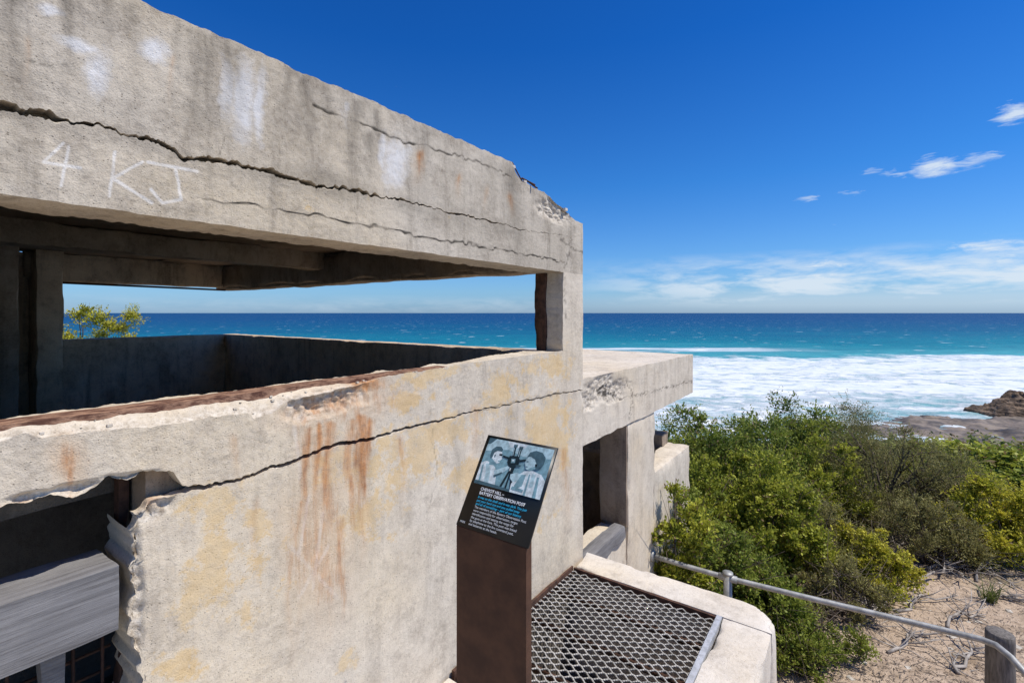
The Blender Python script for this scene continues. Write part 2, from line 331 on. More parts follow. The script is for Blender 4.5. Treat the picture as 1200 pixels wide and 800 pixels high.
patch('roof_edge_lower', SC, rbot, lambda s: fc(s)-gap(s)*.8, 150, M['fascia'], bunker, {'top': (D4, None, .2), 'bottom': ([0,.004,.02,.06,.12,.2], None, .1), 'right': ([0,.01,.05,.2], None, .3)})
jag = lambda s: .0035*vn(s*55, 0*s, 0*s, 150)+.0022*vn(s*150, 0*s, 0*s, 151)
lc_hi0 = prof([(-700,700),(0,592),(40,586),(60,580),(85,583),(110,572),(128,558),(150,564),(168,552),(185,551),(203,551),(214,570),(260,564),(330,542),(380,522),(430,512.5),(470,501),(560,480.5),(600,472.5),(655,460),(684,456)], .006, 5, 22)
lc_lo0 = prof([(-200,660),(150,645),(155,628),(163,620),(166,602),(178,596),(184,584),(198,582),(214,578),(260,568),(330,546.5),(380,527),(430,517),(470,504.5),(560,482.5),(600,474),(655,461.5),(684,457.5)], .005, 5, 22)
lc_hi = lambda s: lc_hi0(s)+jag(s); lc_lo = lambda s: lc_lo0(s)+jag(s)
st_ = prof([(-700,800),(-100,532),(0,518),(30,508),(50,514),(100,507),(150,502),(200,498),(262,486),(290,484),(298,492),(322,482),(330,474),(350,468),(380,462),(440,446),(450,441),(500,434),(528,429),(534,424),(548,418),(600,413),(655,409),(684,406)], .006, 6, 34)
stop = lambda s: np.minimum(st_(s), 1.392)
nom = lambda s: 1.372+.004*fbm(s*10, 0*s, 0*s, 3, 8)+0.016*sm(s, 1.9, 2.2)
DT = [0,.004,.012,.022,.035,.045,.055,.07,.09,.12,.16,.2]
SC_s = SC[SC < 2.654]
patch('sill', SC, lc_hi, stop, 60, M['con'], bunker, {'top': (DT, nom, .55), 'bottom': (D4+[.1,.2], None, .3)})
SB = SC[SC >= .449]
def sleft(z):
    return .446+.030*fbm(z*11, 0*z, 0*z, 4, 61)+.006*vn(z*60, 0*z, 0*z, 62)
patch('front_wall', SB, lambda s: -1.9+0*s, lc_lo, 330, M['con'], bunker, {'top': (D4, None, .5), 'left': ([0,.006,.02,.05,.1,.15,.2], None, .5)}, sleft)
SP = SC[SC >= 2.653]
sp_l = lambda z: 2.653+.006*fbm(z*14, 0*z, 0*z, 4, 66)
patch('corner_pier', SP, lambda s: stop(s)-.002, lambda s: rbot(s)+.002, 90, M['con'], bunker, {'left': ([0,.006,.02,.05,.1,.2], None, .1), 'right': ([0,.05,.2], None, .1)}, sp_l)
V, Q = roughbox((2.630,1.615,1.372), (2.656,1.70,1.90), .02, .003, .008, 3); link('rusted_jamb_plate', npmesh('jambplate', V, Q), M['rustdark'], bunker)
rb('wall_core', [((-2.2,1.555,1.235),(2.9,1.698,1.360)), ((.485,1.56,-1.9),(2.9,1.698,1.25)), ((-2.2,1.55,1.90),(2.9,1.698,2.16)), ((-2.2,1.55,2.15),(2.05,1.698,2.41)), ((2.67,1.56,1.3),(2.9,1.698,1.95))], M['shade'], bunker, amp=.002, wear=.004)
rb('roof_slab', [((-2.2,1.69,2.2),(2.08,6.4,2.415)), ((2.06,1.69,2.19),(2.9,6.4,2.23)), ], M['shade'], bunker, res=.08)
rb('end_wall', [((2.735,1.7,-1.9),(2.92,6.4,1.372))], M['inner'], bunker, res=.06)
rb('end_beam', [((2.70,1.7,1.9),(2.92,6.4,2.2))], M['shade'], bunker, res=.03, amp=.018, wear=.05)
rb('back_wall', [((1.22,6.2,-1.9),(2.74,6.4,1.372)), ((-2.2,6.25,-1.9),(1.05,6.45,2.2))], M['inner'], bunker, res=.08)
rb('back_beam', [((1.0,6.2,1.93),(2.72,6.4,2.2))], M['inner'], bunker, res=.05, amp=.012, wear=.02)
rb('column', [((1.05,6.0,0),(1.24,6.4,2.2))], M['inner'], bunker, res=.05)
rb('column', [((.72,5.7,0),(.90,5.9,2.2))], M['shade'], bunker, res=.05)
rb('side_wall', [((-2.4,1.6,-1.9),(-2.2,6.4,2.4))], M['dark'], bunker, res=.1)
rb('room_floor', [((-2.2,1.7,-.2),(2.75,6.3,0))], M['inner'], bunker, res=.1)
rb('added_dark_niche', [((-2.2,2.7,-1.8),(1.1,2.78,1.16)), ((-2.2,1.70,1.12),(1.1,2.7,1.19)), ((1.05,1.70,-1.8),(1.12,2.75,1.16)), ((-2.2,1.7,.0),(1.1,2.7,.03))], M['dark'], bunker, res=.08)  # added closed box that keeps light out, so the low opening turns dark
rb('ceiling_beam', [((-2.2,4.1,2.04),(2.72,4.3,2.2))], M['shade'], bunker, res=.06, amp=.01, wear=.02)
V, Q = merge([tube([(1.24,6.12,1.915),(2.7,6.12,1.90)], .012)]); link('conduit_pipe', npmesh('pipe', V, Q), M['rustdark'], bunker)
V, Q = roughbox((-2.2,1.540,1.356), (1.66,1.622,1.381), .012, .0015, .0, 3)
V[:, 2] += .002*fbm(V[:,0]*30, V[:,1]*60, V[:,2]*5, 4, 8); V[:, 1] += .008*fbm(V[:,0]*5, 0*V[:,0], 0*V[:,0], 4, 9)*(V[:,1] < 1.56)
link('rusted_sill_plate', npmesh('plate', V, Q), M['rust'], bunker)
V, Q = merge([tube([at(604,213,2.75), at(612,209,2.74), at(627,217,2.72)], .006), tube([at(606,216,2.8), at(618,212,2.8), at(630,221,2.82)], .005), tube([at(600,190,2.7), at(612,213,2.7)], .004)])
link('exposed_rebar', npmesh('rebar', V, Q), M['rustdark'], bunker)
def crumb(x, y, z, size):
    s_ = size*random.uniform(.4, 1.3); V, Q = roughbox((-s_,-s_*.8,-s_*.6), (s_,s_*.8,s_*.6), s_*.5, s_*.3, s_*.3, random.randint(0, 99))
    link('concrete_crumb', npmesh('crumb', V+np.array([x, y, z]), Q), M['pale'], bunker)
for k in range(66):
    s_ = random.uniform(2.12, 2.9); crumb(s_, 1.5+random.uniform(.0, .2), float(rtop(np.array([s_]))[0])-.004+random.uniform(0, .014), .017)
for k in range(24):
    s_ = random.uniform(.15, 1.6); d_ = random.uniform(.01, .035); a0 = float(stop(np.array([s_]))[0]); crumb(s_, 1.5+d_, a0+(1.376-a0)*min(1, d_/.045), .0045)
UA = np.arange(683.5, 813, 1.2); SA = np.array([onL(u, 0)[0] for u in UA]); SA[0] = 2.92; SA[-1] = 5.59
ztopA = lambda s: 1.185-.02*(s-3)/2.6+.008*fbm(s*9, 0*s, 0*s, 4, 70); zbotA = lambda s: .735+.010*fbm(s*8, 0*s, 0*s, 4, 71)
patch('annex_roof_edge', SA, zbotA, ztopA, 80, M['con'], bunker, {'top': ([0,.01,.03,.08,.2,.5,.9,1.5], None, .15), 'bottom': ([0,.01,.05,.2], None, .1), 'right': ([0,.1,.5,1.5], None, .1)})
rb('annex_roof', [((2.93,1.56,.76),(5.56,3.0,1.155))], M['con'], bunker, res=.08)
rb('annex_wall', [((3.72,1.503,-1.9),(4.36,1.75,.735)), ((4.34,1.506,-1.9),(5.5,1.75,.17)), ((2.93,1.52,-1.9),(3.73,1.75,-.1)), ((4.9,2.6,-1.9),(5.1,3.0,.75))], M['con'], bunker, res=.04, wear=.014)
rb('annex_end_wall', [((5.28,1.74,-1.9),(5.5,3.0,.29))], M['shade'], bunker, res=.05)
rb('reveal_shade_sheet', [((3.705,1.512,-.1),(3.73,1.75,.76))], M['shade'], bunker, res=.03, amp=.003, wear=.004)  # thin sheet added over the pier's side, carrying its shade as colour
rb('annex_inner_wall', [((2.93,2.8,-1.9),(4.9,2.98,.82)), ((4.2,1.76,-1.9),(4.34,2.8,.3))], M['shade'], bunker, res=.08)
V, Q = roughbox((2.98,1.49,-.16), (3.66,1.60,-.05), .04, .004, .01, 3); link('door_threshold', npmesh('threshold', V, Q), M['timber'], bunker)
V, Q = roughbox((2.93,1.6,-.1), (3.0,1.74,.76), .04, .004, .01, 3); link('door_jamb', npmesh('jamb', V, Q), M['timberdark'], bunker)
tb = empty('timber_beam', (.0,1.58,.92)); tag(tb, 'thick grey weathered timber beam set across the low opening in the bunker wall', 'beam')
def sub(V, o): return V-np.array(o.location)
V, Q = roughbox((-1.2,1.497,.842), (.412,1.665,1.002), .008, .002, .002, 5)
V[:, 1] += .0015*fbm(V[:,0]*2, V[:,1]*30, V[:,2]*70, 3, 6); V[:, 2] += .0015*fbm(V[:,0]*3, V[:,1]*60, V[:,2]*10, 3, 7); link('beam_body', npmesh('beam', sub(V, tb), Q), M['timber'], tb)
gr = empty('opening_bars', (.1,1.63,.3)); tag(gr, 'rusty bar grid and pale uprights behind and below the weathered timber beam', 'grille')
parts = [tube([(x,1.66,-.2),(x,1.66,.86)], .004) for x in np.arange(-.9,.42,.06)]+[tube([(-1,1.67,z),(.44,1.67,z)], .004) for z in np.arange(0,.85,.06)]
V, Q = merge(parts); link('bars', npmesh('bars', sub(V, gr), Q), M['rustdark'], gr)
V, Q = roughbox((.285,1.60,-.2), (.335,1.64,.845), .03, .002, .004); link('upright', npmesh('upright', sub(V, gr), Q), M['timber'], gr)
V, Q = roughbox((.452,1.655,-.3), (.478,1.70,1.2), .02, .006, .008, 9); link('rusted_steel_jamb', npmesh('jamb2', V, Q), M['rustdark'], bunker)
# ---------------------------------------------------------------- landing, kerb, grate
ld = empty('concrete_landing', (1.5,.5,0)); tag(ld, 'raised pale concrete landing with kerb and chamfered corner around the metal grate', 'landing')
V, Q = merge([roughbox((-1.5,-1.2,-1.9), (1.6,1.49,0), .1, .004, .01)])
link('slab', npmesh('slab', sub(V, ld), Q), M['pale'], ld)
V, Q = roughbox((2.75,.345,-1.9), (2.965,1.492,.014), .018, .005, .016, 4)
c = (V[:,0]-2.75)/.215+(.60-V[:,1])/.255
ex = np.clip(c-1.55, 0, 1); V[:,0] -= ex*.15; V[:,1] += ex*.10
hz = np.clip((c-1.3)/.5, 0, 1)*np.clip((V[:,2]+.02)/.035, 0, 1); V[:,2] -= hz*.016
link('kerb', npmesh('kerb', sub(V, ld), Q), M['pale'], ld)
V, Q = roughbox((1.6,.35,-1.9), (2.752,.585,.012), .018, .005, .016, 4); link('kerb', npmesh('kerb2', sub(V, ld), Q), M['pale'], ld)
V, Q = merge([roughbox((1.6,1.49,-1.9),(2.76,1.499,-.02),.2,.0,.0), roughbox((1.6,.58,-.8),(2.76,1.5,-.62),.1,.003,.0)])
link('pit_floor', npmesh('pit', sub(V, ld), Q), M['dark'], ld)
gt = empty('metal_grate', (2.17,1.05,0)); tag(gt, 'expanded diamond mesh metal grate set in the landing beside the wall', 'grate')
g0, g1, w0, w1 = 1.62, 2.735, .60, 1.475; lam = .074; pit = .0215
parts = []
def bar(p, q, hw, ht):
    p = np.array(p, float); q = np.array(q, float); d = q-p; d /= np.linalg.norm(d); n_ = np.cross(d, (0,0,1.)); n_ /= np.linalg.norm(n_); up = np.array([.0,0,1.])
    V = []
    for e in (p, q):
        for a, b in ((-1,-1),(1,-1),(1,1),(-1,1)): V.append(e+n_*hw*a+up*ht*b)
    return np.array(V), np.array([[0,1,2,3],[4,7,6,5],[0,4,5,1],[1,5,6,2],[2,6,7,3],[3,7,4,0]])
rows = int((g1-g0)/pit)
for j in range(rows):
    s0 = g0+(j+.5)*pit; n_ = int((w1-w0)/(lam/8))
    pts = []
    for i in range(n_+1):
        l_ = w0+i*lam/8; ph = (i/8+(.5 if j % 2 else 0)) % 1.; w_ = 1-4*abs(ph-.5); w_ = max(-.86, min(.86, w_))/.86
        pts.append((s0+.47*pit*w_, l_, -.004+.0035*w_))
    for a, b in zip(pts[:-1], pts[1:]): parts.append(bar(a, b, .0028, .003))
V, Q = merge(parts); link('mesh_panel', npmesh('meshpanel', sub(V, gt), Q), M['grate'], gt)
V, Q = merge([roughbox((g0,.585,-.02),(g1+.01,.612,.016),.1,.0,.0)]); link('side_bar', npmesh('sidebar', sub(V, gt), Q), M['galv'], gt)
V, Q = merge([roughbox((g0,1.474,-.03),(g1+.01,1.492,.018),.03,.002,.003), roughbox((g1,.61,-.03),(g1+.018,1.475,.008),.03,.001,.002)]); link('rusted_frame', npmesh('rframe', sub(V, gt), Q), M['rustdark'], gt)
V, Q = merge([bar((s_, w0, -.03), (s_, w1, -.03), .004, .018) for s_ in (1.9,2.2,2.5)]); link('support_bars', npmesh('sup', sub(V, gt), Q), M['rustdark'], gt)
# ---------------------------------------------------------------- sign
sg = empty('information_sign', (1.17,.9,0)); tag(sg, 'slanted black information panel with an old photograph on a brown steel post', 'sign')
parts = roughbox((1.148,.770,0), (1.176,1.036,.967), .2, 0, 0)
V, Q = parts; V = V.copy(); m_ = V[:,2] > .9; V[m_,2] = .955+(V[m_,0]-1.148)*1.5
link('post', npmesh('post', sub(V, sg), Q), M['corten'], sg)
TL = np.array([1.300,1.028,1.213]); TR = np.array([1.300,.755,1.213]); BL = np.array([1.146,1.036,.960])
ex_ = TR-TL; ey_ = BL-TL; nn_ = np.cross(ex_, ey_); nn_ /= np.linalg.norm(nn_)
if nn_[0] > 0: nn_ = -nn_
def pan(p, q, o=0.): return TL+p*ex_+q*ey_+nn_*o
V = [pan(p, q, o) for o in (0, -.007) for p, q in ((0,0),(1,0),(1,1),(0,1))]
Q = [[0,1,2,3],[7,6,5,4],[0,4,5,1],[1,5,6,2],[2,6,7,3],[3,7,4,0]]
panel = link('panel', npmesh('panel', sub(np.array(V), sg), Q), M['black'], sg)
V, Q = merge([bar(tuple(pan(.5,.3,-.012)), (1.172,.9,.90), .04, .003)]); link('bracket', npmesh('bracket', sub(V, sg), Q), M['corten'], sg)
px0, px1, py0, py1 = .045, .972, .028, .545
SH = [
 ('p1', [(0,0),(1,0),(1,1),(0,1)]), ('p0', [(0,0),(1,0),(1,.20),(.6,.26),(.35,.18),(0,.30)]), ('p4', [(.30,0),(.62,0),(.58,.10),(.36,.12)]), ('p2', [(0,0),(.12,0),(.05,.12),(0,.15)]),
 ('p4', [(0,.56),(.07,.50),(.16,.52),(.24,.60),(.29,.74),(.33,1),(0,1)]), ('p0', [(.08,.56),(.13,.55),(.19,.72),(.22,1),(.15,1),(.12,.74)]),
 ('p1', [(.11,.44),(.20,.46),(.20,.56),(.13,.57)]), ('p4', [(.14,.24),(.22,.21),(.27,.26),(.285,.34),(.30,.40),(.28,.43),(.275,.49),(.22,.52),(.15,.47),(.12,.36)]),
 ('p2', [(.10,.36),(.10,.24),(.15,.16),(.23,.15),(.27,.20),(.26,.25),(.19,.25),(.15,.30),(.145,.40),(.12,.44)]),
 ('p3', [(.235,.30),(.285,.295),(.285,.335),(.24,.34)]), ('p1', [(.25,.44),(.28,.435),(.275,.46),(.25,.465)]), ('p2', [(.165,.34),(.185,.33),(.185,.39),(.17,.40)]),
 ('p1', [(.14,.42),(.20,.48),(.24,.51),(.20,.52),(.14,.46)]), ('p1', [(.03,.60),(.05,.59),(.09,1),(.06,1)]),
 ('p0', [(.24,.66),(.34,.58),(.43,.50),(.46,.54),(.38,.66),(.28,.78)]), ('p2', [(.25,.76),(.36,.66),(.37,.68),(.27,.80)]),
 ('p3', [(.40,.30),(.52,.27),(.56,.33),(.57,.46),(.52,.53),(.43,.52),(.39,.43)]), ('p3', [(.42,.08),(.455,.07),(.47,.30),(.435,.31)]), ('p3', [(.51,.10),(.545,.09),(.55,.30),(.51,.30)]),
 ('p2', [(.41,.05),(.47,.04),(.47,.10),(.42,.11)]), ('p2', [(.50,.07),(.56,.06),(.56,.12),(.505,.13)]), ('p3', [(.30,.315),(.40,.33),(.40,.38),(.30,.35)]), ('p3', [(.56,.34),(.66,.30),(.665,.335),(.57,.39)]),
 ('p0', [(.425,.12),(.435,.12),(.448,.28),(.44,.28)]), ('p0', [(.52,.13),(.53,.13),(.535,.28),(.525,.28)]),
 ('p3', [(.45,.52),(.53,.52),(.52,.64),(.46,.64)]), ('p3', [(.45,.62),(.48,.62),(.42,1),(.385,1)]), ('p3', [(.48,.62),(.50,.62),(.50,1),(.475,1)]), ('p3', [(.50,.62),(.53,.62),(.58,.92),(.55,.95)]),
 ('p1', [(.44,.35),(.50,.34),(.51,.42),(.45,.44)]), ('p4', [(.455,.365),(.485,.36),(.49,.39),(.46,.40)]), ('p2', [(.53,.46),(.60,.44),(.61,.47),(.54,.50)]), ('p4', [(.46,.54),(.48,.54),(.48,.60),(.465,.60)]),
 ('p4', [(.60,.66),(.68,.54),(.80,.50),(.93,.54),(1,.64),(1,1),(.56,1),(.55,.84)]), ('p0', [(.50,.66),(.58,.60),(.66,.62),(.66,.74),(.56,.80),(.51,.74)]), ('p1', [(.66,.62),(.72,.60),(.71,.84),(.63,.92),(.60,.86)]),
 ('p1', [(.88,.60),(.91,.60),(.94,1),(.89,1)]), ('p1', [(.76,.58),(.78,.58),(.79,1),(.76,1)]), ('p0', [(.80,.56),(.85,.56),(.86,.80),(.81,.84)]),
 ('p0', [(.66,.28),(.70,.22),(.78,.24),(.83,.34),(.82,.46),(.75,.52),(.69,.49),(.67,.42),(.65,.38)]), ('p1', [(.76,.44),(.82,.40),(.82,.46),(.75,.52),(.72,.50)]),
 ('p2', [(.66,.25),(.68,.15),(.76,.09),(.86,.11),(.92,.20),(.92,.34),(.87,.45),(.82,.47),(.82,.36),(.78,.27),(.71,.23)]),
 ('p3', [(.80,.36),(.83,.35),(.835,.41),(.81,.42)]), ('p2', [(.67,.335),(.70,.33),(.70,.35),(.672,.355)]), ('p2', [(.68,.44),(.71,.435),(.71,.45),(.685,.455)]),
 ('p2', [(0,.93),(.34,.94),(.56,.96),(.56,1),(0,1)]), ('p1', [(.58,.88),(.75,.90),(.74,.95),(.57,.94)])]
bm = bmesh.new(); keys = ['p0','p1','p2','p3','p4']
for i, (k_, pts) in enumerate(SH):
    vs = [bm.verts.new(Vector(pan(px0+(px1-px0)*x, py0+(py1-py0)*y, .0006+i*.00005))-Vector(sg.location)) for x, y in pts]
    f = bm.faces.new(vs); f.material_index = keys.index(k_)
bmesh.ops.triangulate(bm, faces=bm.faces); me = bpy.data.meshes.new('photograph'); bm.to_mesh(me)
link('photograph', me, [M[k_] for k_ in keys], sg)
def text(name, body, p, q, size, mat, bold=0, shear=0):
    cu = bpy.data.curves.new(name, 'FONT'); cu.body = body; cu.size = size; cu.offset = bold; cu.shear = shear; cu.space_line = 1.0
    o = bpy.data.objects.new(name, cu); C.objects.link(o); bpy.context.view_layer.update()
    me = bpy.data.meshes.new_from_object(o.evaluated_get(bpy.context.evaluated_depsgraph_get())); bpy.data.objects.remove(o)
    X = Vector(ex_).normalized(); Y_ = -Vector(ey_).normalized(); O = Vector(pan(p, q, .0012))-Vector(sg.location)
    for v in me.vertices: v.co = O+X*v.co.x+Y_*v.co.y
    return link(name, me, mat, sg)
text('heading', 'CHEVIOT HILL –\nBATTERY OBSERVATION POST', .17, .60, .0128, M['inkw'], .0004)
text('quotation', 'It was on the shelf, and it was dark. You just\nput your hand out and you pulled away\nand all of something – part of our history.', .17, .685, .0104, M['inkb'], .0002, .2)
text('body_text', 'The members of the Battery Observation Post\nwere responsible for observation, target\nidentification and setting the range for\nthe guns at the Fort. This post was linked\nby telephone to the fire command post,\nand batteries at the heads.', .17, .79, .0104, M['inkw'], .0)
text('footer', 'PARK', .04, .965, .009, M['inkw'])
# ---------------------------------------------------------------- terrain
def gz(x, y):
    x = np.asarray(x, float); y = np.asarray(y, float)
    Y = F[0]*x+F[1]*y; X = R[0]*x+R[1]*y; r = np.hypot(x, y); m = np.maximum(Y, .55*r)
    z = EYE-3.2-.12*np.clip(m-4, 0, 5)-.295*np.clip(m-9, 0, 400)
    z = z+.10*fbm(x*.5, y*.5, 0*x, 4, 101)+.5*np.clip((m-8)/20, 0, 1)*fbm(x*.12, y*.12, 0*x, 3, 102)
    z = z+2.4*np.exp(-(((x-2.7)**2+(y-11)**2)/9.))
    return z
nr, na = 260, 480
rr = np.concatenate([[.0], np.geomspace(.6, 230, nr-1)]); aa = np.linspace(0, 2*math.pi, na)
r_, a_ = np.meshgrid(rr, aa, indexing='ij'); X_ = 2+r_*np.cos(a_); Y_ = r_*np.sin(a_); Z_ = gz(X_, Y_)
inb = (X_ > -2.2) & (X_ < 5.4) & (Y_ > 1.6) & (Y_ < 6.3); Z_ = np.where(inb, -1.95, Z_)
t = NT('sandy ground'); P = t.obj()
n1 = t.noise(P, .9, 6, .6); n2 = t.noise(P, 14, 6, .7); n3 = t.noise(P, 90, 3, .6)
c = t.mix(t.ramp(n2, .35, .65), (.46,.35,.25), (.60,.475,.35)); c = t.mix(t.math('MULTIPLY', t.ramp(n3, .55, .7), .45), c, (.25,.18,.12))
c = t.mix(t.math('MULTIPLY', t.ramp(t.noise(P, 3, 6, .75), .50, .64), .7), c, (.24,.175,.115))
d = t.n('ShaderNodeVectorMath', {0: P}, operation='LENGTH').outputs['Value']
veg = t.ramp(t.math('ADD', d, t.math('MULTIPLY', t.math('SUBTRACT', n1, .5), 7)), 8.8, 11)
vc = t.mix(t.ramp(t.noise(P, .6, 6, .7), .4, .6), (.04,.05,.018), (.12,.115,.05))
c = t.mix(veg, c, vc)
t.out(c, .95, t.math('ADD', n2, t.math('MULTIPLY', n3, .4)), .8, .04, spec=.1); M['sand'] = t.m
g = link('ground', npmesh('ground', np.stack([X_, Y_, Z_], -1).reshape(-1, 3), gridq(nr, na)[:, ::-1]), M['sand'], smooth=True); tag(g, 'sandy slope falling to the sea', 'ground', kind='structure')
# ---------------------------------------------------------------- sea
t = NT('sea'); P = t.obj(); sx = t.n('ShaderNodeSeparateXYZ', {0: P}); X, Y = sx.outputs[0], sx.outputs[1]
Yc = t.math('MAXIMUM', Y, 20.)
k = t.math('DIVIDE', 17010., Yc)
nb = t.noise(t.n('ShaderNodeMapping', {'Vector': P, 'Scale': (.0022, .006, 1)}).outputs[0], 1, 5, .6)
kk = t.math('ADD', k, t.math('MULTIPLY', t.math('SUBTRACT', nb, .5), t.math('MULTIPLY', k, .9)))
c = t.cramp(t.math('DIVIDE', kk, 60.), [(0., (.003,.042,.125)), (.12, (.002,.052,.150)), (.33, (.002,.100,.185)), (.6, (.006,.195,.25)), (.85, (.08,.38,.41)), (1, (.16,.45,.47))])
nw = t.noise(t.n('ShaderNodeMapping', {'Vector': P, 'Scale': (.05, .11, 1)}).outputs[0], 1, 5, .65)
c = t.mix(t.math('MULTIPLY', t.ramp(nw, .4, .65), .4), c, (.003,.038,.105), 'MIX')
cap = t.noise(t.n('ShaderNodeMapping', {'Vector': P, 'Scale': (.045, .05, 1)}).outputs[0], 1, 3, .55)
capm = t.math('MULTIPLY', t.ramp(cap, .66, .70), .75)
c = t.mix(capm, c, (.6,.68,.70))
wob = t.noise(t.n('ShaderNodeMapping', {'Vector': P, 'Scale': (.008, .012, 1)}).outputs[0], 1, 4, .55)
wob2 = t.noise(t.n('ShaderNodeMapping', {'Vector': P, 'Scale': (.045, .03, 1)}).outputs[0], 1, 6, .7)
Yf = t.math('ADD', t.math('ADD', Y, t.math('MULTIPLY', t.math('SUBTRACT', wob, .5), 260.)), t.math('MULTIPLY', t.math('SUBTRACT', wob2, .5), 150.))
env = t.ramp(Yf, 345., 320.)
bands = t.noise(t.n('ShaderNodeMapping', {'Vector': P, 'Scale': (.012, .045, 1)}).outputs[0], 1, 6, .62, .3)
fine = t.noise(t.n('ShaderNodeMapping', {'Vector': P, 'Scale': (.11, .15, 1)}).outputs[0], 1, 8, .74, .7)
calm = t.ramp(t.math('ADD', Y, t.math('MULTIPLY', t.math('SUBTRACT', wob, .5), 120.)), 190., 125.)
th_ = t.math('SUBTRACT', t.math('ADD', t.math('MULTIPLY', bands, .75), t.math('MULTIPLY', fine, 1.)), t.math('MULTIPLY', calm, .14))
foam = t.math('MULTIPLY', t.ramp(th_, .54, .84), env)
yb = t.math('ABSOLUTE', t.math('SUBTRACT', t.math('ADD', Y, t.math('MULTIPLY', t.math('SUBTRACT', wob, .5), 60.)), 395.))
line = t.math('MULTIPLY', t.math('MULTIPLY', t.ramp(yb, 24., 8.), t.ramp(bands, .38, .50)), t.ramp(X, 260., 150.))
foam = t.math('MAXIMUM', foam, line)
c = t.mix(foam, c, t.mix(t.ramp(fine, .35, .6), (.56,.65,.67), (.80,.815,.81)))
t.out(c, .45, t.math('ADD', nw, t.math('MULTIPLY', t.math('ADD', foam, fine), .9)), .7, 1.2, spec=.12); M['sea'] = t.m
L = 60000.
ys = np.concatenate([[-L, -2000, 0, 50], np.geomspace(80, L, 40)]); xs = np.concatenate([-np.geomspace(L, 50, 20), np.geomspace(50, L, 20)])
xx, yy = np.meshgrid(xs, ys, indexing='ij')
sea = link('sea', npmesh('sea', np.stack([xx, yy, 0*xx], -1).reshape(-1, 3), gridq(len(xs), len(ys))), M['sea'])
sea.location = (0, 0, EYE-30); sea.rotation_euler = (0, 0, -TH); tag(sea, 'turquoise to deep blue sea with white surf', 'sea', kind='structure')
def rockmesh(name, cx, cy, rx, ry, h, ang, seed, mat, label, cat, kind=None, flat=False):
    n = 170; m = 120
    x, y = np.meshgrid(np.linspace(-rx*1.4, rx*1.4, n), np.linspace(-ry*1.4, ry*1.4, m), indexing='ij')
    r = np.hypot(x/rx, y/ry)+.42*fbm(x*.09, y*.12, 0*x, 5, seed)
    body = np.clip((1.0-r)/(.25 if flat else .55), 0, 1)
    k = fbm(x*.16, y*.22, 0*x, 6, seed+3); ridg = 1-np.abs(fbm(x*.22, y*.22, 0*x, 5, seed+8))*2
    z = h*(body**.7)*(.62+.35*k+.28*ridg)
    if not flat: st = np.floor(z/1.1)*1.1+1.1*sm((z/1.1) % 1., .55, 1.); z = .35*z+.65*st+.35*fbm(x*.9, y*.9, 0*x, 3, seed+5)*(body > 0)
    else: z = h*body*(.6+.9*k)+.3*fbm(x*.7, y*.7, 0*x, 3, seed+5)
    z = np.where(body > 0, z, -1.)-.3
    o = link(name, npmesh(name, np.stack([x, y, z], -1).reshape(-1, 3), gridq(n, m)), mat); o.location = (cx, cy, EYE-30); o.rotation_euler = (0, 0, -TH+ang)
    tag(o, label, cat, kind=kind); return o
def seapt(u, v): Yd = 30*FPX/(v-HZ); return at(u, v, Yd)
p_ = seapt(1222, 486); rockmesh('headland_rock', p_[0], p_[1], 19, 9, 8.0, -.1, 5, M['rock'], 'brown rocky outcrop standing in the surf at the right edge', 'rock')
p_ = seapt(1200, 505); rockmesh('reef_shelf', p_[0], p_[1], 44, 18, 1.4, -.05, 12, M['shelf'], 'flat wet reef shelf at the foot of the slope', 'reef', 'structure', True)
p_ = seapt(1085, 490); rockmesh('reef_rock', p_[0], p_[1], 8, 2.6, 1.1, .1, 22, M['shelf'], 'low dark reef rock awash beside the flat shelf', 'rock', None, True)
